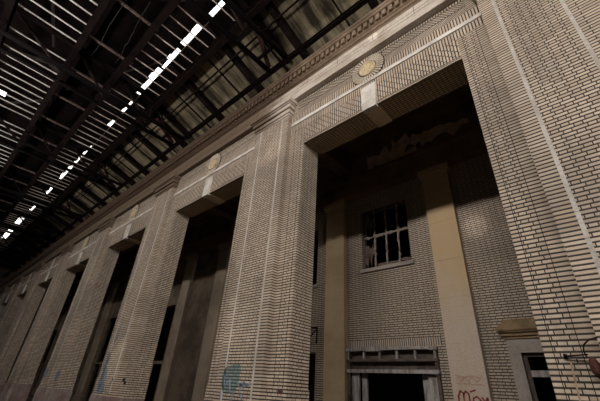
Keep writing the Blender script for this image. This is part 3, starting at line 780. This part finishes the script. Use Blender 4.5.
b = MB(); b.prism_xz([(-.45, -.2), (.35, -.3), (.5, .1), (.1, .45), (-.35, .3)], -.01, .01)
o = b.build('gusset_plate', M['bracegrey']); o.rotation_euler = (math.radians(90), 0, .5); o.location = (-16.9, -.25, 13.2); tag(o, 'larger grey gusset plate at a truss joint in the upper left', 'gusset plate')
b = MB(); b.prism_xz([(-.25, -.12), (.3, -.2), (.1, .25)], -.01, .01)
o = b.build('gusset_plate', M['bracegrey']); o.rotation_euler = (math.radians(90), 0, .3); o.location = (-17.9, .35, 13.14); tag(o, 'smaller triangular grey gusset plate beside the larger one in the upper left', 'gusset plate')
# dangling wires
def wire(pts, label):
    c0 = Vector(pts[0]); b = MB(); P_ = [Vector(p)-c0 for p in pts]; Q = []
    for i in range(len(P_)-1):
        for f in (0, .25, .5, .75): Q.append(P_[i].lerp(P_[i+1], f)+Vector((0, random.uniform(-.04, .04), -.25*math.sin(math.pi*(i+f)/(len(P_)-1)))))
    Q.append(P_[-1]); b.tube(Q, .017, 5); o = b.build('dangling_wire', M['bracegrey']); o.location = c0; tag(o, label, 'wire')
wire([(-9.87, 1.09, 12.8), (-11.5, 1.24, 12.8), (-12.34, 1.26, 12.8), (-13.89, 1.37, 12.8)], 'thin pale wire hanging loosely, nearer the strip of daylight')
wire([(-10.5, .46, 12.8), (-11.9, .45, 12.8), (-14.28, .49, 12.8)], 'straighter thin wire hanging in the black strip of the ceiling, farther from the daylight')

# ------------------------------------------------------------------ rest of the hall
b = MB(); b.box(XL, XR, -9.6, 14.2, FLOOR-.2, FLOOR); struct(b.build('floor', M['floor']))
CL0, CL1 = 11.3, 12.1                     # long clerestory opening in the opposite wall
b = MB(); b.box(XL, XR, -9.6, -9.4, FLOOR, CL0); b.box(XL, XR, -9.6, -9.4, CL1, ZR+.12); struct(b.build('wall_opposite', M['darkwall']))
b = MB(); b.box(XL-.2, XL, -9.6, 14.2, FLOOR, ZR+.12); struct(b.build('wall_left', M['darkwall']))
b = MB(); b.box(XR, XR+.2, -9.6, 14.2, FLOOR, ZR+.12); struct(b.build('wall_right', M['darkwall']))
# rubble at the foot of the far piers
rr = random.Random(9)
for i in range(10):
    x = -31-i*.75; y = 4.6+rr.random()*.6; s_ = .12+rr.random()*.2
    b = MB(); b.box(-s_, s_, -s_*.7, s_*.7, 0, s_*1.1)
    for v in b.bm.verts: v.co += Vector((rr.uniform(-.04, .04), rr.uniform(-.04, .04), rr.uniform(0, .04) if v.co.z > .01 else 0))
    o = b.build('rubble_block', M['palestone'], merge=True); o.location = (x, y, FLOOR); o.rotation_euler.z = rr.random()*3
    tag(o, 'loose pale rubble block on the floor by the far left piers', 'rubble', 'rubble blocks by the far piers')

# ------------------------------------------------------------------ light
w = bpy.data.worlds.new('World'); bpy.context.scene.world = w; w.use_nodes = True
bg = w.node_tree.nodes['Background']; bg.inputs[0].default_value = (1.0, .985, .98, 1); bg.inputs[1].default_value = 2.6
def area(name, loc, size, size_y, power, rot, col):
    l = bpy.data.lights.new(name, 'AREA'); l.shape = 'RECTANGLE'; l.size = size; l.size_y = size_y; l.energy = power; l.color = col
    o = bpy.data.objects.new(name, l); C.objects.link(o); o.location = loc; o.rotation_euler = rot; return o
# daylight through the opposite clerestory
area('clerestory_daylight', (-18, -9.3, (CL0+CL1)/2), 28, CL1-CL0, 1450, (math.radians(76), 0, 0), (1.0, .93, .86))
area('clerestory_daylight', (.5, -9.3, (CL0+CL1)/2), 15, CL1-CL0, 2150, (math.radians(76), 0, 0), (1.0, .93, .86))
area('added_roof_fill', (-12, -9.3, 1.0), 40, 3, 1700, (math.radians(147), 0, 0), (1.0, .93, .88))  # unseen fill added to brighten the roof bars from below; no window here
area('added_end_fill', (19.8, -3.5, 8.5), 9, 5, 3000, (math.radians(90), 0, math.radians(90)), (1.0, .94, .88))  # added light before the closed end wall, brightens right-facing sides and bars
bpy.data.lights['added_roof_fill'].spread = math.radians(58)
def beam_of_sun(target, src, deg, power):
    l = bpy.data.lights.new('sunbeam', 'SPOT'); l.energy = power; l.spot_size = math.radians(deg); l.spot_blend = .7; l.shadow_soft_size = .05; l.color = (1, .93, .82)
    o = bpy.data.objects.new('sunbeam', l); C.objects.link(o); o.location = src
    o.rotation_euler = (Vector(target)-Vector(src)).to_track_quat('-Z', 'Y').to_euler()
# beams through broken clerestory panes
beam_of_sun((-2.45, 10.4, 4.8), (-3.0, -9.2, 11.3), 2.4, 6500)
beam_of_sun((-7.15, 5.8, 7.1), (-4, -9.2, 11.3), 4.5, 3000)
beam_of_sun((-7.7, 5.8, 1.0), (-4, -9.2, 11.3), 7, 2600)
beam_of_sun((-3.0, 5.78, 9.45), (-3, -9.2, 11.3), 1.6, 7000)
beam_of_sun((-14.9, 5.8, .7), (-9, -9.2, 11.3), 4.5, 4500)

# ------------------------------------------------------------------ camera
cam = bpy.data.cameras.new('Camera'); cam.sensor_width = 36; cam.lens = 335.0748/600*36; cam.clip_end = 300
co = bpy.data.objects.new('Camera', cam); C.objects.link(co)
R = Matrix(((0.7413103959288065, 0.29609142914159753, 0.6023194853869183), (0.6685036959046793, -0.40554221451299927, -0.623408630682698), (0.05968002555009456, 0.8647921009333855, -0.49857087431333297)))
co.matrix_world = R.to_4x4()
sc = bpy.context.scene; sc.camera = co
sc.view_settings.view_transform = 'Standard'; sc.view_settings.look = 'None'; sc.view_settings.gamma = 1; sc.view_settings.use_curve_mapping = False
sc.view_settings.exposure = 0.0
